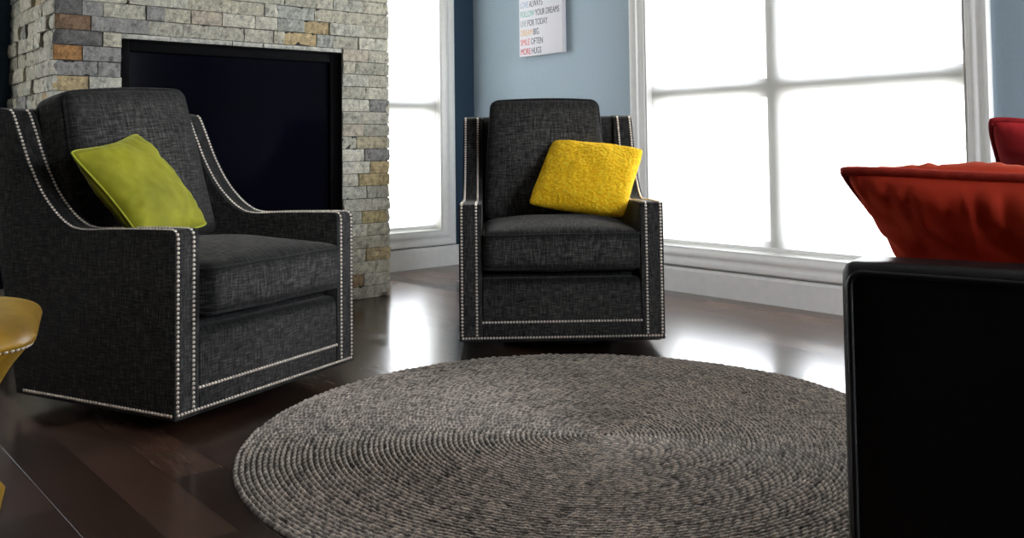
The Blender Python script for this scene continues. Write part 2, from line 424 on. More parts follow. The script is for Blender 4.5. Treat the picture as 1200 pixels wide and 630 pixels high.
make_window(4, 'f', *fill_open[0], [(-1.65, -1.55)], 1.092, None)  # unseen window behind the camera, added to light the chair fronts

# baseboards
def baseboard(name, axis, s0, s1):
    F = wframe(axis); bm = bmesh.new()
    prof = [(0, 0), (-.015, 0), (-.015, .119), (-.011, .131), (-.006, .136), (0, .136)]
    r0 = [bm.verts.new(F(s0, d, z)) for d, z in prof]; r1 = [bm.verts.new(F(s1, d, z)) for d, z in prof]
    n = len(prof)
    for k in range(n): bm.faces.new((r0[k], r0[(k+1) % n], r1[(k+1) % n], r1[k]))
    bm.faces.new(r0[::-1]); bm.faces.new(r1); return struct(name, bm, M['trim'])
baseboard('baseboard_back', 'x', -1.217, -.015); baseboard('baseboard_back_left', 'x', XW, -2.915)
baseboard('baseboard_right', 'y', YW, 0)

# ------------------------------------------------------------------ stone chimney
GREYS = [(.52, .49, .39), (.56, .53, .43), (.48, .465, .38), (.54, .515, .43), (.455, .44, .365), (.59, .555, .44), (.52, .51, .435)]
PALE = (.62, .60, .50); DARK = (.16, .155, .15); DK2 = (.29, .285, .27); TAN = (.50, .39, .22); RUST = (.36, .19, .075); BROWN = (.21, .135, .085); PINK = (.52, .46, .37); BLUE = (.42, .43, .385)
CX0, CX1, CD = -2.916, -1.215, -.79      # chimney left, right, front
OX0, OX1, OZ0, OZ1 = -2.632, -1.508, .335, 1.333
bm = bmesh.new(); col = bm.loops.layers.float_color.new('stone')
def stone_block(a0, a1, z0, z1, face, c, depth_out):
    """one split-face stone. face 'f' front (a=x), 'l' left side (a=y), 'r' right side"""
    g = .0013
    g = .0018; a0 += g; a1 -= g; z0 += g; z1 -= g
    nu = max(2, int((a1-a0)/.016)); nv = max(2, int((z1-z0)/.016)); sd = random.uniform(0, 99)
    grid = []
    for i in range(nu+1):
        rowv = []
        for j in range(nv+1):
            a = a0+(a1-a0)*i/nu; z = z0+(z1-z0)*j/nv
            e = min(i, nu-i, j, nv-j)
            o = depth_out+.0075*noise.fractal(Vector((a*22+sd, z*30, sd)), .8, 2., 4)-(.0035 if e == 0 else 0)
            if face == 'f': p = (a, CD-o, z)
            elif face == 'l': p = (CX0-o, a, z)
            else: p = (CX1+o, a, z)
            rowv.append(bm.verts.new(p))
        grid.append(rowv)
    fs = []
    for i in range(nu):
        for j in range(nv): fs.append(bm.faces.new((grid[i][j], grid[i+1][j], grid[i+1][j+1], grid[i][j+1])))
    # returns to the backing
    loop = [grid[i][0] for i in range(nu+1)]+[grid[nu][j] for j in range(1, nv+1)]+[grid[i][nv] for i in range(nu-1, -1, -1)]+[grid[0][j] for j in range(nv-1, 0, -1)]
    back = []
    for v in loop:
        if face == 'f': q = (v.co.x, CD+.02, v.co.z)
        elif face == 'l': q = (CX0+.02, v.co.y, v.co.z)
        else: q = (CX1-.02, v.co.y, v.co.z)
        back.append(bm.verts.new(q))
    for k in range(len(loop)): fs.append(bm.faces.new((loop[k], loop[(k+1) % len(loop)], back[(k+1) % len(loop)], back[k])))
    k = random.uniform(.9, 1.08)
    for f in fs:
        for lp in f.loops: lp[col] = (c[0]*k, c[1]*k, c[2]*k, 1)
RH = 1.333/20
G = None
fixed = {   # course: [(x0, x1, colour or None)] read off the photograph, in metres along the wall
 22: [(-2.911, -2.604, None), (-2.604, -2.332, None), (-2.332, -2.118, None), (-2.118, -1.945, None), (-1.945, -1.876, None), (-1.876, -1.666, BLUE), (-1.666, -1.216, None)],
 21: [(-2.911, -2.799, DARK), (-2.799, -2.71, DK2), (-2.71, -2.525, None), (-2.525, -2.441, DK2), (-2.441, -2.315, None), (-2.315, -2.165, PINK), (-2.165, -1.996, None), (-1.996, -1.876, PALE), (-1.876, -1.725, BLUE), (-1.725, -1.582, TAN), (-1.582, -1.448, None), (-1.448, -1.371, None), (-1.371, -1.217, None)],
 20: [(-2.91, -2.763, BROWN), (-2.763, -2.511, DK2), (-2.511, -2.352, None), (-2.352, -2.05, None), (-2.05, -1.897, None), (-1.897, -1.839, None), (-1.839, -1.656, TAN), (-1.656, -1.562, BLUE), (-1.562, -1.407, None), (-1.407, -1.217, PALE)],
 19: [(-2.916, -2.713, DARK), (-2.713, -2.632, None), (-1.506, -1.349, PINK), (-1.349, -1.212, None)],
 18: [(-2.915, -2.797, RUST), (-2.797, -2.632, DK2), (-1.506, -1.434, None), (-1.434, -1.213, None)],
 17: [(-2.916, -2.73, DK2), (-2.73, -2.632, DK2), (-1.506, -1.34, None), (-1.34, -1.213, None)],
 16: [(-2.915, -2.768, TAN), (-2.768, -2.631, None), (-1.507, -1.36, None), (-1.36, -1.214, None)],
 15: [(-2.915, -2.632, None), (-1.507, -1.335, PALE), (-1.335, -1.214, DK2)],
 14: [(-2.915, -2.75, None), (-2.75, -2.632, None), (-1.507, -1.409, None), (-1.409, -1.214, None)],
 13: [(-2.915, -2.70, BLUE), (-2.70, -2.632, None), (-1.507, -1.38, PINK), (-1.38, -1.214, None)],
 12: [(-2.915, -2.78, None), (-2.78, -2.632, TAN), (-1.507, -1.419, None), (-1.419, -1.214, (.46, .40, .28))],
 11: [(-2.915, -2.632, None), (-1.507, -1.372, PALE), (-1.372, -1.214, DK2)],
 10: [(-2.915, -2.72, None), (-2.72, -2.632, None), (-1.507, -1.34, PALE), (-1.34, -1.214, TAN)],
 9: [(-2.915, -2.8, RUST), (-2.8, -2.632, None), (-1.507, -1.409, None), (-1.409, -1.214, (.46, .37, .20))],
 8: [(-2.915, -2.70, None), (-2.70, -2.632, None), (-1.507, -1.356, None), (-1.356, -1.214, None)],
 7: [(-2.915, -2.632, None), (-1.507, -1.214, None)],
 6: [(-2.915, -2.77, None), (-2.77, -2.632, None), (-1.507, -1.388, None), (-1.388, -1.214, (.44, .36, .19))],
 5: [(-2.915, -2.68, None), (-2.68, -2.632, None), (-1.507, -1.363, PALE), (-1.363, -1.214, None)],
}
low = {4: [(-1.60, -1.214, None)], 3: [(-1.55, -1.367, None), (-1.367, -1.214, (.44, .35, .20))], 2: [(-1.5, -1.214, None)], 1: [(-1.52, -1.377, (.38, .26, .15)), (-1.377, -1.214, PALE)], 0: [(-1.53, -1.214, None)]}
def rnd_col():
    r = random.random()
    if r < .07: return TAN
    if r < .12: return DK2
    if r < .16: return PINK
    if r < .18: return RUST
    return random.choice(GREYS)
ncourse = int(math.ceil(ZC/RH))
corner = {}
for k in range(ncourse):
    z0, z1 = k*RH, min(ZC, (k+1)*RH)
    if z1-z0 < .01: continue
    if k in fixed: L = fixed[k]
    else:
        hi = low[k][0][0] if k in low else CX1; L = []; x = CX0
        while x < hi-.001:
            w = random.choice((.1, .14, .18, .24, .3)); x2 = x+w if hi-(x+w) > .07 else hi
            L.append((x, x2, None)); x = x2
        if k in low: L += low[k]
    for x0, x1, c in L:
        c = c or random.choice(GREYS)
        d = random.choice((.0, .003, .006, .010, .014))
        if k == 19 and False: pass
        stone_block(max(CX0-.004, x0), min(CX1+.004, x1), z0, z1, 'f', c, d)
    corner[k] = L[0][2]
    for side in ('l', 'r'):
        y = CD-.004; first = True
        while y < -.001:
            w = random.choice((.07, .10, .13, .17, .2)); y2 = min(y+w, 0)
            if -y2 < .05: y2 = 0
            c = rnd_col() if not first else random.choice(GREYS); first = False
            if c in (RUST,): c = GREYS[1]
            stone_block(y, y2, z0, z1, side, c, random.choice((.0, .004, .008, .014)) if side == 'l' else random.choice((0, .003, .006))); y = y2
# thin lintel strip over the opening
x = OX0
for w in (.22, .30, .16, .24, .204):
    stone_block(x, min(x+w, OX1), OZ1-.024, OZ1, 'f', (.62, .61, .55), .006); x += w
# core (with the fireplace opening left free)
def core(x0, x1, y0, y1, z0, z1):
    n0 = len(bm.faces); box(bm, x0, x1, y0, y1, z0, z1); bm.faces.ensure_lookup_table()
    for f in bm.faces[n0:]:
        for lp in f.loops: lp[col] = (.05, .05, .045, 1)
i_ = .006
core(CX0+i_, OX0, CD+i_, 0, 0, ZC); core(OX1, CX1-i_, CD+i_, 0, 0, ZC)
core(OX0, OX1, CD+i_, 0, 0, OZ0); core(OX0, OX1, CD+i_, 0, OZ1-.024, ZC)
ch = obj('chimney_breast', bm, M['stone'], None)
ch['kind'] = 'structure'

# fireplace insert
ox = (OX0+OX1)/2
fp = empty('fireplace_insert', 'black glass-fronted fireplace set into the grey stone chimney behind the left armchair', 'fireplace', (ox, CD+.05, OZ0))
def rel(bm): bmesh.ops.translate(bm, vec=(-ox, -(CD+.05), -OZ0), verts=bm.verts); return bm
bm = bmesh.new(); y0, y1 = CD+.012, CD+.06; e = .001
box(bm, OX0+e, OX0+.05, y0+.02, y1, OZ0+e, OZ1-.025, .003); box(bm, OX1-.05, OX1-e, y0+.02, y1, OZ0+e, OZ1-.025, .003)
box(bm, OX0+.05, OX1-.05, y0+.02, y1, OZ1-.075, OZ1-.025, .003); box(bm, OX0+.05, OX1-.05, y0+.02, y1, OZ0+e, OZ0+.05, .003)
obj('frame', rel(bm), M['black_metal'], fp, auto=40)
edge_m = plain('brushed_edge', (.03, .03, .03), .5, .3, .5, nscale=50, amt=.1)
bm = bmesh.new(); box(bm, OX1-.004, OX1-e, CD-.006, y0+.02, OZ0+e, OZ1-.026)
o = obj('edge_trim', rel(bm), edge_m, fp); o['label'] = 'thin grey metal edge'
bm = bmesh.new(); box(bm, OX0+.12, OX1-.12, y0+.045, y1+.01, OZ1-.105, OZ1-.088, .003); obj('top_rail', rel(bm), edge_m, fp)
bm = bmesh.new(); box(bm, OX0+.05, OX1-.05, y1-.004, y1, OZ0+.05, OZ1-.075)
gm = plain('fireplace_glass', (.002, .002, .005), .12, .05, nscale=2, amt=.2); obj('glass', rel(bm), gm, fp)
bm = bmesh.new(); box(bm, OX0+.06, OX1-.06, y1+.004, CD+.5, OZ0+.05, OZ0+.07); box(bm, OX0+.06, OX1-.06, CD+.5, CD+.52, OZ0+.05, OZ1-.08)
box(bm, OX0+.05, OX0+.06, y1+.004, CD+.52, OZ0+.05, OZ1-.08); box(bm, OX1-.06, OX1-.05, y1+.004, CD+.52, OZ0+.05, OZ1-.08); box(bm, OX0+.05, OX1-.05, y1+.004, CD+.52, OZ1-.08, OZ1-.07)
obj('firebox', rel(bm), M['black_metal'], fp)

# ------------------------------------------------------------------ canvas print on the pale blue wall
PY0, PY1, PZ0, PZ1 = -.945, -.537, 1.390, 2.02
pic = empty('wall_canvas', 'white canvas print of rainbow-lettered sayings hanging on the pale blue wall', 'wall art', (0, (PY0+PY1)/2, PZ0))
bm = boxbm(-.036, -.001, PY0-(PY0+PY1)/2, PY1-(PY0+PY1)/2, 0, PZ1-PZ0, bev=.002); obj('canvas', bm, M['canvas'], pic, auto=40)
def lettering(txt, w_total, h, left, z, m1, m2):
    """two-tone line of capitals facing -x; left = local y of the line start"""
    first = txt.split(' ')[0]
    cu = bpy.data.curves.new('t', 'FONT'); cu.body = txt; cu.size = 1; cu.extrude = .004
    to = bpy.data.objects.new('t', cu); C.objects.link(to); bpy.context.view_layer.update()
    wfull = to.dimensions.x; bpy.data.objects.remove(to)
    def piece(body, m, x_off):
        cu = bpy.data.curves.new('t', 'FONT'); cu.body = body; cu.size = 1; cu.extrude = .004
        to = bpy.data.objects.new('t', cu); C.objects.link(to); bpy.context.view_layer.update()
        me = bpy.data.meshes.new_from_object(to.evaluated_get(bpy.context.evaluated_depsgraph_get())); wd = to.dimensions.x
        bpy.data.objects.remove(to)
        sx = w_total/wfull; sz = h/.73
        for v in me.vertices:
            x, y, zz = v.co
            v.co = Vector((-.0364-zz*.1, left-(x_off+x)*sx, z+y*sz))
        o = link('lettering', me, m, pic, smooth=False); return wd
    wd = piece(first, m1, 0); piece(txt[len(first)+1:], m2, wd+.32)
HY = (PY1-PY0)/2
rows = [('SING OUT LOUD', .250, 'ink_lilac'), ('LOVE ALWAYS', .216, 'ink_blue'), ('FOLLOW YOUR DREAMS', .370, 'ink_green'), ('LIVE FOR TODAY', .262, 'ink_sage'),
        ('DREAM BIG', .18, 'ink_yellow'), ('SMILE OFTEN', .215, 'ink_coral'), ('MORE HUGS', .20, 'ink_red')]
for i, (t, w_, mm) in enumerate(rows):
    lettering(t, w_, .042, HY-.012, .012+.0612*(6-i), M[mm], M['ink_grey'])

# ------------------------------------------------------------------ braided rug (one spiral braid)
def make_rug():
    oc = Vector((-2.1244, -3.1774)); scn = Vector((-2.105, -3.25)); RO = .934
    pitch = .0134; turns = int(RO/pitch)
    V, Fc, K = [], [], []; prof = 5; step = .0034
    th = 0.0; tot = turns*2*PI; prev = False; s_len = 0; i = 0
    hw = pitch*.56
    while th < tot:
        rad = pitch*(th/(2*PI))+.004; f = rad/RO
        cx = scn.lerp(oc, min(1, f)**1.0)
        wob = 1+.010*f*math.sin(2*th+.6)+.004*math.sin(5*th+1)+.0015*noise.noise(Vector((th*1.3, f*3, 0)))
        dr = Vector((math.cos(th), math.sin(th)))
        ph = s_len/.0270*2*PI
        lift = .0014*noise.noise(Vector((cx.x+dr.x*rad*6, dr.y*rad*6, 2)))
        jit = .0012*noise.noise(Vector((s_len*14, f*70, 5)))
        for k in range(prof):
            u = -1+2*k/(prof-1)
            q = ph+(1.5 if u >= 0 else 1.5+PI)+abs(u)*1.1      # two strands crossing in a chevron
            b = abs(math.sin(q/2)); cell = math.floor(q/(2*PI))
            rv = noise.noise(Vector((cell*1.37+.5, (3.1 if u >= 0 else 7.7)+math.floor(th/(2*PI))*2.3, .5)))
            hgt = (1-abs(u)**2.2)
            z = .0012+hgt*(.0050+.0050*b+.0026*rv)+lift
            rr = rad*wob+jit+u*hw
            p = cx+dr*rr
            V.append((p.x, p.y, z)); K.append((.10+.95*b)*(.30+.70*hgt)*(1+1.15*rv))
        if i:
            a = (i-1)*prof; b_ = i*prof
            for k in range(prof-1): Fc.append((a+k, a+k+1, b_+k+1, b_+k))
        i += 1; dth = step/max(rad, .012); th += dth; s_len += step
    me = bpy.data.meshes.new('round_rug')
    # flat underside disc closes the rug
    nb = 120; base = len(V); V.append((oc.x, oc.y, .001)); K.append(.3)
    for k in range(nb):
        a = 2*PI*k/nb; wob = 1+.010*math.sin(2*a+.6)+.004*math.sin(5*a+1)
        V.append((oc.x+math.cos(a)*(RO-.012)*wob, oc.y+math.sin(a)*(RO-.012)*wob, .001)); K.append(.3)
    for k in range(nb): Fc.append((base, base+1+k, base+1+(k+1) % nb))
    me.from_pydata([Vector(v)-Vector((oc.x, oc.y, 0)) for v in V], [], Fc); me.update()
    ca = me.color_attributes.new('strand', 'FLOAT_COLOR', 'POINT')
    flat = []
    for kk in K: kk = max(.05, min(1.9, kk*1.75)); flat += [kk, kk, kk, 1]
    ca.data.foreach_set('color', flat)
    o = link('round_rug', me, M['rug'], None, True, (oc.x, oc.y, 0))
    o['label'] = 'round braided grey-brown rug on the dark wood floor between the chairs'; o['category'] = 'rug'
make_rug()

CAM = Vector((-3.9241, -5.0084, .80))
# ------------------------------------------------------------------ nailheads
def nail_template(r=.0053, h=.0043, n=8):
    vs = []; fs = []
    for j, (rr, zz) in enumerate(((1, 0), (.82, .6), (.42, .93))):
        for k in range(n): a = 2*PI*k/n; vs.append(Vector((rr*r*math.cos(a), rr*r*math.sin(a), zz*h)))
    vs.append(Vector((0, 0, h)))
    for j in range(2):
        for k in range(n): fs.append((j*n+k, j*n+(k+1) % n, (j+1)*n+(k+1) % n, (j+1)*n+k))
    for k in range(n): fs.append((2*n+k, 2*n+(k+1) % n, 3*n))
    return vs, fs
NV, NF = nail_template()
nail_me = bpy.data.meshes.new('nailhead'); nail_me.from_pydata([v[:] for v in NV], [], NF); nail_me.materials.append(M['nail'])
for p_ in nail_me.polygons: p_.use_smooth = True
def place_nails(root, nails, visible_first=100):
    """nails: list of (pos, normal) in the thing's frame. The nearest ones are parts of their own"""
    mw = Matrix.Translation(root.location) @ Matrix.Rotation(root.rotation_euler.z, 4, 'Z')
    def score(n_):
        p = mw @ n_[0]; d = CAM-p; nn = (mw.to_3x3() @ n_[1])
        return -(max(0, nn.dot(d.normalized()))+.02)/d.length_squared
    nails = sorted(nails, key=score)
    for pos, nor in nails[:visible_first]:
        o = bpy.data.objects.new('nailhead', nail_me); C.objects.link(o); o.parent = root
        o.location = pos; o.rotation_euler = nor.to_track_quat('Z', 'Y').to_euler()
    V, Fc = [], []
    for pos, nor in nails[visible_first:]:
        q = nor.to_track_quat('Z', 'Y'); b = len(V)
        V += [(pos+q @ v)[:] for v in NV]; Fc += [tuple(b+i for i in f) for f in NF]
    if V:
        me = bpy.data.meshes.new('nailhead_row'); me.from_pydata(V, [], Fc); o = link('nailhead_row', me, M['nail'], root); o['kind'] = 'stuff'
def along(path, sp):
    """evenly spaced points on a polyline (list of Vectors)"""
    out = []; acc = 0
    for a, b in zip(path, path[1:]):
        L = (b-a).length
        while acc <= L: out.append((a.lerp(b, acc/L), (b-a).normalized())); acc += sp
        acc -= L
    return out

# ------------------------------------------------------------------ armchair
ARM_TOP = [(0, .555), (.004, .566), (.012, .573), (.03, .576), (.15, .574), (.28, .570), (.38, .565), (.435, .568), (.475, .580), (.53, .612), (.60, .675), (.665, .765), (.715, .86), (.750, .925), (.768, .94)]
def make_armchair(loc, rz, label, bshift, btilt):
    t = empty('armchair', label, 'armchair', loc, rz, 'charcoal nailhead-trimmed armchairs')
    top = catmull(ARM_TOP, 4)
    prof = [(0, .045)]+top+[(.80, .947), (.86, .947), (.885, .938), (.890, .92), (.875, .80), (.70, .045)]
    for s in (-1, 1):
        bm = extrude_profile(prof, s*.312, s*.402, .006, 3); obj('arm', bm, M['fabric'], t, auto=50)
    # back frame
    bp = [(.575, .05), (.665, .50), (.745, .90), (.765, .935), (.80, .945), (.86, .945), (.88, .93), (.86, .80), (.69, .05)]
    obj('back_frame', extrude_profile(bp, -.311, .311, .008, 3), M['fabric'], t, auto=50)
    # front rail: padded, rounded top
    fr = [(.004, .045), (.002, .07), (.001, .15), (.002, .245), (.006, .270), (.02, .284), (.05, .286), (.06, .045)]
    obj('front_rail', extrude_profile(catmull(fr[:-1], 3)+[fr[-1]], -.3115, .3115, .006, 3), M['fabric'], t, auto=50)
    obj('seat_deck', boxbm(-.311, .311, .055, .60, .20, .306, bev=.01), M['welt'], t)
    obj('bottom_panel', boxbm(-.385, .385, .015, .68, .038, .05), M['dark_base'], t)
    bm = bmesh.new(); bmesh.ops.create_cone(bm, cap_ends=True, segments=48, radius1=.235, radius2=.225, depth=.034)
    bmesh.ops.translate(bm, vec=(0, .36, .017+.0005), verts=bm.verts)
    bmesh.ops.create_cone(bm, cap_ends=True, segments=24, radius1=.05, radius2=.05, depth=.01, matrix=Matrix.Translation((0, .36, .037)))
    obj('swivel_base', bm, M['dark_base'], t, auto=40)
    # seat cushion
    sw, sd, sh = .614, .635, .156
    bm = soft_box(sw, sd, sh, .030, crown_top=.040, crown_bot=0, crown_front=.014, wob=.0045, n=22)
    cz = .314+sh/2; cy = -.032+sd/2
    seat = obj('seat_cushion', bm, M['fabric'], t, smooth=True, loc=(0, cy, cz))
    def welt(w, d, z, r, rad, crown, ph):
        pts = rim_path(w, d, r, z)
        out = []
        for p in pts:
            fx = max(0, 1-(p.x/(w/2))**2)
            yy = p.y-(crown*fx**.6*.65 if p.y < 0 and abs(p.y) > d/2-r else 0)
            out.append(Vector((p.x, yy, p.z+.0025*noise.noise(Vector((p.x*6+ph, p.y*6, ph))))))
        bm = bmesh.new(); tube(bm, out, rad, 8, True); return bm
    obj('piping', welt(sw-.006, sd-.006, sh/2-.013, .026, .0050, .008, 1+loc[0]), M['welt'], seat, smooth=True)
    obj('piping', welt(sw-.006, sd-.006, -sh/2+.013, .026, .0046, .008, 5+loc[0]), M['welt'], seat, smooth=True)
    # back cushion
    bw, bd, bh = .532, .160, .545
    bm = soft_box(bw, bd, bh, .028, crown_top=.012, crown_front=.035, crown_back=.0, crown_side=.006, wob=.004, n=20, seed=3)
    for v in bm.verts: v.co.x *= 1.0-.12*(v.co.z/bh)
    lean = R(-11.5)
    bc = obj('back_cushion', bm, M['fabric'], t, smooth=True, loc=(bshift, .632, .733), rot=(lean, btilt, 0))
    for sy in (-1, 1):
        pts = []
        for p in rim_path(bw-.008, bh-.008, .035, 0):
            pts.append(Vector((p.x*(1.0-.12*p.y/bh), sy*(bd/2-.012), p.y+(.010*max(0, 1-(p.x/(bw/2))**2) if p.y > 0 else 0))))
        bm = bmesh.new(); tube(bm, pts, .0052, 8, True); obj('piping', bm, M['welt'], bc, smooth=True)
    # nail rows
    nails = []; sp = .0130
    path2 = [Vector((0, y, z)) for y, z in [(-.0005, .070)]+[(a-.0003, b) for a, b in top]]
    for x in (-.391, -.334, .334, .391):
        for p, tg in along(path2, sp):
            nor = Vector((0, -tg.z, tg.y)); q = Vector((x, p.y, p.z))+nor*.0002
            nails.append((q, nor))
    n_ = int(.776/.0118)
    for i in range(n_+1): nails.append((Vector((-.388+.776*i/n_, -.0008, .058)), Vector((0, -1, 0))))
    n_ = int(.642/.0118)
    for i in range(1, n_): nails.append((Vector((-.321+.642*i/n_, .0005, .118)), Vector((0, -1, 0))))
    for s in (-1, 1):
        for i in range(int(.67/.0125)): nails.append((Vector((s*.4024, .012+i*.0125, .058)), Vector((s, 0, 0))))
    place_nails(t, nails)
    return t
LO = (-2.6166, -2.2967); LA = R(21.7)
RO_ = (-1.472, -2.4245); RA = R(-39.1)
chL = make_armchair((*LO, 0), LA, 'charcoal swivel armchair in front of the fireplace, holding the lime-green pillow', -.048, R(-3.5))
chR = make_armchair((*RO_, 0), RA, 'charcoal swivel armchair before the big window, holding the fluffy yellow pillow', -.022, 0)

# ------------------------------------------------------------------ pillows
def pillow_mesh(corners, thick, pinch=.05, rnd=0, n=34, wrinkle=.0, sag=0, seed=0, nrm=None, flat=.55, rimfold=0, tuft=0, shift=0.0):
    """corners TL,TR,BL,BR (Vectors). returns bmesh + rim loop"""
    TL, TR, BL, BR = corners
    nrm = nrm or ((TR-TL).cross(BL-TL)).normalized()
    bm = bmesh.new(); rim = {}
    def P(u, v):
        # concave sides: edge pulled in between the corners
        u, v = u*(1-rnd*v**6), v*(1-rnd*u**6)
        us = u*(1-pinch*(1-v*v)*(abs(u)**3)); vs = v*(1-pinch*(1-u*u)*(abs(v)**3))
        a, b = (us+1)/2, (vs+1)/2
        return (BL*(1-a)+BR*a)*(1-b)+(TL*(1-a)+TR*a)*b
    layers = []
    for sgn in (1, -1):
        g = []
        for i in range(n+1):
            row = []
            for j in range(n+1):
                u = -math.cos(PI*i/n)*.35+(-1+2*i/n)*.65; v = -math.cos(PI*j/n)*.35+(-1+2*j/n)*.65
                e = (max(0, 1-u*u)*max(0, 1-v*v))
                h = thick/2*(e**flat)
                if wrinkle:
                    w = noise.fractal(Vector((u*2.2+seed, v*2.2, sgn*3.)), 1, 2, 3)
                    h += wrinkle*w*min(1, e*4)
                if rimfold:      # gathers running in from the seams
                    h += rimfold*math.sin(u*46+7*noise.noise(Vector((u*4, sgn*2., seed))))*(.55+.9*noise.noise(Vector((u*7, sgn, seed+3))))*math.exp(-(1-abs(v))*(4+3*noise.noise(Vector((u*9, 1., seed)))))*min(1, (1-abs(v))*14)*max(0, 1-u*u)**.3
                    h += rimfold*math.sin(v*30+3*noise.noise(Vector((0, v*5, seed))))*math.exp(-(1-abs(u))*5)*min(1, (1-abs(u))*14)*max(0, 1-v*v)**.3
                if tuft:
                    h += tuft*(noise.fractal(Vector((u*17+seed, v*17, sgn*5.)), 1, 2, 3))*min(1, e*8)
                p = P(u, v)+nrm*sgn*h
                if tuft:
                    p += noise.noise_vector(Vector((u*22, v*22, seed)))*tuft*.6
                if sag: p.z -= sag*e
                edge = i in (0, n) or j in (0, n)
                if sgn == -1 and edge: row.append(layers[0][i][j])
                else: row.append(bm.verts.new(p))
            g.append(row)
        layers.append(g)
        for i in range(n):
            for j in range(n):
                f = (g[i][j], g[i+1][j], g[i+1][j+1], g[i][j+1])
                bm.faces.new(f if sgn == 1 else f[::-1])
    g = layers[0]
    loop = [g[i][0] for i in range(n)]+[g[n][j] for j in range(n)]+[g[i][n] for i in range(n, 0, -1)]+[g[0][j] for j in range(n, 0, -1)]
    return bm, [v.co.copy() for v in loop]
def pillow(name, label, cat, loc, rz, corners, mat, welt, wr, **kw):
    cs = [Vector(c) for c in corners]; ctr = sum(cs, Vector())/4
    low = min(c.z for c in cs)
    base = Vector((ctr.x, ctr.y, low)); cs = [c-base for c in cs]
    o3 = Matrix.Translation(Vector(loc)) @ Matrix.Rotation(rz, 4, 'Z')
    root = empty(name, label, cat, o3 @ base, rz)
    bm, rim = pillow_mesh(cs, **kw)
    body = obj('cover', bm, mat, root, smooth=True)
    if welt is not None:
        bm = bmesh.new(); tube(bm, rim, wr, 10, True); obj('piping', bm, welt, root, smooth=True)
    return root, body
gr, _ = pillow('throw_pillow', 'lime-green velvet pillow with piping leaning in the left armchair', 'pillow', (*LO, 0), LA,
    [(-.465, .392, .809), (-.09, .535, .872), (-.325, .185, .490), (.052, .335, .541)], M['green'], M['green_welt'], .0035,
    thick=.145, pinch=.13, wrinkle=.008, seed=4, flat=.5, rimfold=.003, rnd=.07, n=50)
ye, yb = pillow('throw_pillow', 'fluffy mustard-yellow pillow propped in the right armchair', 'pillow', (*RO_, 0), RA,
    [(.007, .560, .833), (.405, .395, .786), (-.123, .330, .552), (.274, .165, .500)], M['wool'], None, 0,
    thick=.14, pinch=.04, wrinkle=.008, seed=9, flat=.42, rnd=.05, n=110, tuft=.0024)
# mohair pile: short curved fibres standing off the cover
def pile(body, count=60000):
    me = body.data; me.calc_loop_triangles(); tris = me.loop_triangles; areas = [t.area for t in tris]
    rnd = random.Random(3); picks = rnd.choices(range(len(tris)), weights=areas, k=count)
    V, Fc = [], []
    for ti in picks:
        t = tris[ti]; a, b, c = [me.vertices[i].co for i in t.vertices]
        u, v = rnd.random(), rnd.random()
        if u+v > 1: u, v = 1-u, 1-v
        p = a+(b-a)*u+(c-a)*v; n = (b-a).cross(c-a).normalized()
        tg = Vector((rnd.gauss(0, 1), rnd.gauss(0, 1), rnd.gauss(0, 1))); tg = (tg-n*tg.dot(n)).normalized()
        L = rnd.uniform(.009, .021); w = .0007; s = n.cross(tg)*w
        m1 = p+n*L*.5+tg*L*.25; m2 = p+n*L*.75+tg*L*.9; k = len(V)
        V += [(p-s)[:], (p+s)[:], (m1+s)[:], (m1-s)[:], m2[:]]; Fc += [(k, k+1, k+2, k+3), (k+3, k+2, k+4)]
    m2_ = bpy.data.meshes.new('pile'); m2_.from_pydata(V, [], Fc); return m2_
pm = pile(yb); po = link('pile', pm, M['wool'], ye); po['kind'] = 'stuff'

# ------------------------------------------------------------------ black leather sofa (seen from outside its arm)
SX, SY = -2.730, -4.330; SA = R(13.0)
sofa = empty('sofa', 'black leather sofa, its piped arm rising beside the round rug', 'sofa', (SX, SY, 0), SA)
def leather_block(name, x0, x1, y0, y1, z0, z1, r, **kw):
    bm = soft_box(x1-x0, y1-y0, z1-z0, r, n=14, **kw)
    return obj(name, bm, M['leather'], sofa, smooth=True, loc=((x0+x1)/2, (y0+y1)/2, (z0+z1)/2))
SH = .632
for k, x0 in enumerate((0, 1.38)):
    a = leather_block('arm', x0, x0+.105, -.92, .007, .07, SH, .020, crown_top=.004)
    for xs in (-1, 1):
        pts = [Vector((xs*.0515, p.x, p.y)) for p in rim_path(.927-.030, SH-.07-.030, .018, 0)]
        bm = bmesh.new(); tube(bm, pts, .0048, 8, True); obj('piping', bm, M['leather'], a, smooth=True)
leather_block('base_frame', .10, 1.385, -.88, -.03, .09, .27, .012)
for i in range(2):
    x0 = .108+i*.636
    leather_block('seat_cushion', x0, x0+.632, -.74, -.005, .272, .455, .03, crown_top=.012)
    leather_block('back_cushion', x0, x0+.632, -.80, -.60, .46, .78, .04, crown_top=.01, crown_back=.02)
leather_block('back_frame', .10, 1.385, -.92, -.80, .09, .74, .02)
for (x, y) in ((.06, -.06), (1.42, -.06), (.06, -.86), (1.42, -.86)):
    bm = bmesh.new(); bmesh.ops.create_cone(bm, cap_ends=True, segments=20, radius1=.018, radius2=.026, depth=.08)
    bmesh.ops.translate(bm, vec=(x, y, .0401), verts=bm.verts); obj('foot', bm, M['dark_base'], sofa, auto=40)
pillow('throw_pillow', 'orange-red corded pillow leaning over the near arm of the black sofa', 'pillow', (SX, SY, 0), SA,
    [(.105, .036, .761), (.130, -.43, .745), (.325, -.090, .485), (.33, -.41, .485)], M['red'], M['red_welt'], .0078,
    thick=.205, pinch=.04, wrinkle=.012, seed=14, flat=.46, rimfold=.0062, rnd=.03, n=72)
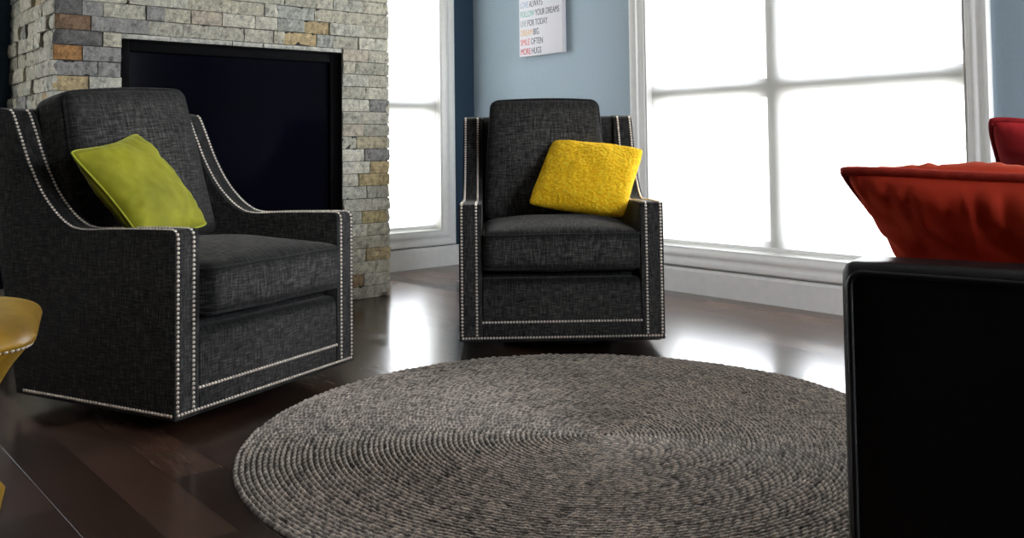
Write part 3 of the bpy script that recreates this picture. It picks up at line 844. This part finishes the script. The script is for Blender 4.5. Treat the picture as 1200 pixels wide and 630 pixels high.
pillow('throw_pillow', 'deep crimson corded pillow at the far end of the black sofa', 'pillow', (SX, SY, 0), SA,
    [(1.075, -.018, .862), (1.15, -.44, .80), (1.22, -.075, .482), (1.23, -.40, .482)], M['crimson'], M['crimson_welt'], .0075,
    thick=.18, pinch=.04, wrinkle=.008, seed=21, flat=.46, rimfold=.003, rnd=.06, n=50)

# ------------------------------------------------------------------ gold velvet ottoman at the left edge
OW = .54; OTA = R(-15)
ocx, ocy = -3.462, -2.951       # near right corner
ca, sa = math.cos(OTA), math.sin(OTA)
oc_ = (ocx-ca*OW/2-sa*OW/2, ocy-sa*OW/2+ca*OW/2)
ot = empty('ottoman', 'gold velvet ottoman with nailhead band at the left edge of the photo', 'ottoman', (*oc_, 0), OTA)
def lofted(profile, half, n=10):
    """square plan with rounded corners swept through (offset, z, corner radius)"""
    bm = bmesh.new(); rings = []
    for off, z, cr in profile:
        h = half+off; cr = min(cr, h*.95)
        rings.append([bm.verts.new((p.x, p.y, z)) for p in rim_n(2*h, cr, n)])
    for A, B in zip(rings, rings[1:]):
        m = len(A)
        for k in range(m): bm.faces.new((A[k], A[(k+1) % m], B[(k+1) % m], B[k]))
    return bm, rings
def rim_n(w, r, n):
    pts = []
    for sx, sy, a0 in ((1, 1, 0), (-1, 1, 90), (-1, -1, 180), (1, -1, 270)):
        for k in range(n+1):
            a = R(a0+90*k/n); pts.append(Vector((sx*(w/2-r)+r*math.cos(a), sy*(w/2-r)+r*math.sin(a), 0)))
        nx = {(1, 1): (-1, 1), (-1, 1): (-1, -1), (-1, -1): (1, -1), (1, -1): (1, 1)}[(sx, sy)]
        a = Vector(pts[-1]); a1 = R(a0+90)
        b = Vector((nx[0]*(w/2-r)+r*math.cos(a1), nx[1]*(w/2-r)+r*math.sin(a1), 0))
        for k in range(1, 12): pts.append(a.lerp(b, k/12))
    return pts
body_p = catmull([(-.010, .392, .10), (-.027, .370, .10), (-.048, .34, .10), (-.070, .30, .10), (-.095, .25, .09), (-.118, .20, .08), (-.132, .145, .08), (-.122, .08, .08), (-.088, .03, .08), (-.072, .004, .08)], 3)
bm, rg = lofted(body_p, OW/2); bm.faces.new(rg[0]); bm.faces.new(rg[-1][::-1]); obj('base', bm, M['gold'], ot, auto=50)
top_p = catmull([(-.010, .392, .10), (-.001, .398, .105), (.001, .408, .11), (-.006, .424, .115), (-.024, .438, .12), (-.058, .450, .12), (-.12, .460, .10), (-.20, .465, .06), (-.25, .466, .01)], 3)
bm, rg = lofted(top_p, OW/2); bm.faces.new(rg[-1]); bm.faces.new(rg[0][::-1]); cu_ = obj('cushion', bm, M['gold'], ot, smooth=True)
for sx, sy in ((1, 1), (1, -1), (-1, 1), (-1, -1)):
    pts = []
    for off, z, cr in top_p[:18]:
        h = OW/2+off; q_ = cr*(1-math.cos(R(50))); pts.append(Vector((sx*(h-cr*(1-math.sin(R(22)))), sy*(h-cr*(1-math.cos(R(22)))), z)))
    bm = bmesh.new(); tube(bm, pts, .0022, 6); obj('piping', bm, M['gold'], cu_, smooth=True)
nl = []
for p, tg in along(rim_n(OW-.018, .10, 8)+[rim_n(OW-.018, .10, 8)[0]], .0140):
    nor = Vector((tg.y, -tg.x, 0)); nl.append((Vector((p.x, p.y, .394))+nor*.001, nor))
place_nails(ot, nl)

# ------------------------------------------------------------------ daylight
w = bpy.data.worlds.new('overcast_sky'); sc.world = w; w.use_nodes = True; nt = w.node_tree; nt.nodes.clear()
out = nt.nodes.new('ShaderNodeOutputWorld'); bg = nt.nodes.new('ShaderNodeBackground')
tc = nt.nodes.new('ShaderNodeTexCoord'); sep = nt.nodes.new('ShaderNodeSeparateXYZ'); nt.links.new(tc.outputs['Generated'], sep.inputs[0])
rp = ramp(nt, [(.0, (.62, .62, .60)), (.46, (.80, .80, .79)), (.54, (.91, .96, 1.03)), (1, (.93, .98, 1.08))])
mr = N(nt, 'ShaderNodeMapRange'); mr.inputs['From Min'].default_value = -1; nt.links.new(sep.outputs['Z'], mr.inputs['Value'])
nt.links.new(mr.outputs[0], rp.inputs[0]); nt.links.new(rp.outputs[0], bg.inputs[0]); bg.inputs[1].default_value = 26.0
nt.links.new(bg.outputs[0], out.inputs[0])

# ------------------------------------------------------------------ camera
cd = bpy.data.cameras.new('camera'); cam = bpy.data.objects.new('camera', cd); C.objects.link(cam); sc.camera = cam
yaw, pit, rol = R(40.485), R(2.4956), R(-.6871)
fw = Vector((math.sin(yaw)*math.cos(pit), math.cos(yaw)*math.cos(pit), math.sin(pit)))
rt = Vector((math.cos(yaw), -math.sin(yaw), 0)); up = rt.cross(fw)
rt2 = rt*math.cos(rol)+up*math.sin(rol); up2 = up*math.cos(rol)-rt*math.sin(rol)
mat = Matrix((rt2, up2, -fw)).transposed().to_4x4(); mat.translation = CAM; cam.matrix_world = mat
cd.sensor_fit = 'HORIZONTAL'; cd.sensor_width = 36; cd.lens = 1057.93*36/1200; cd.shift_y = -(315-126.07)/1200
cd.clip_start = .02

vs = sc.view_settings; vs.view_transform = 'Standard'; vs.look = 'None'; vs.gamma = 1; vs.use_curve_mapping = False; vs.exposure = 0.0
sc.cycles.max_bounces = 8; sc.cycles.diffuse_bounces = 5; sc.cycles.glossy_bounces = 4; sc.cycles.transparent_max_bounces = 12
sc.cycles.sample_clamp_indirect = 6; sc.cycles.caustics_reflective = False; sc.cycles.caustics_refractive = False
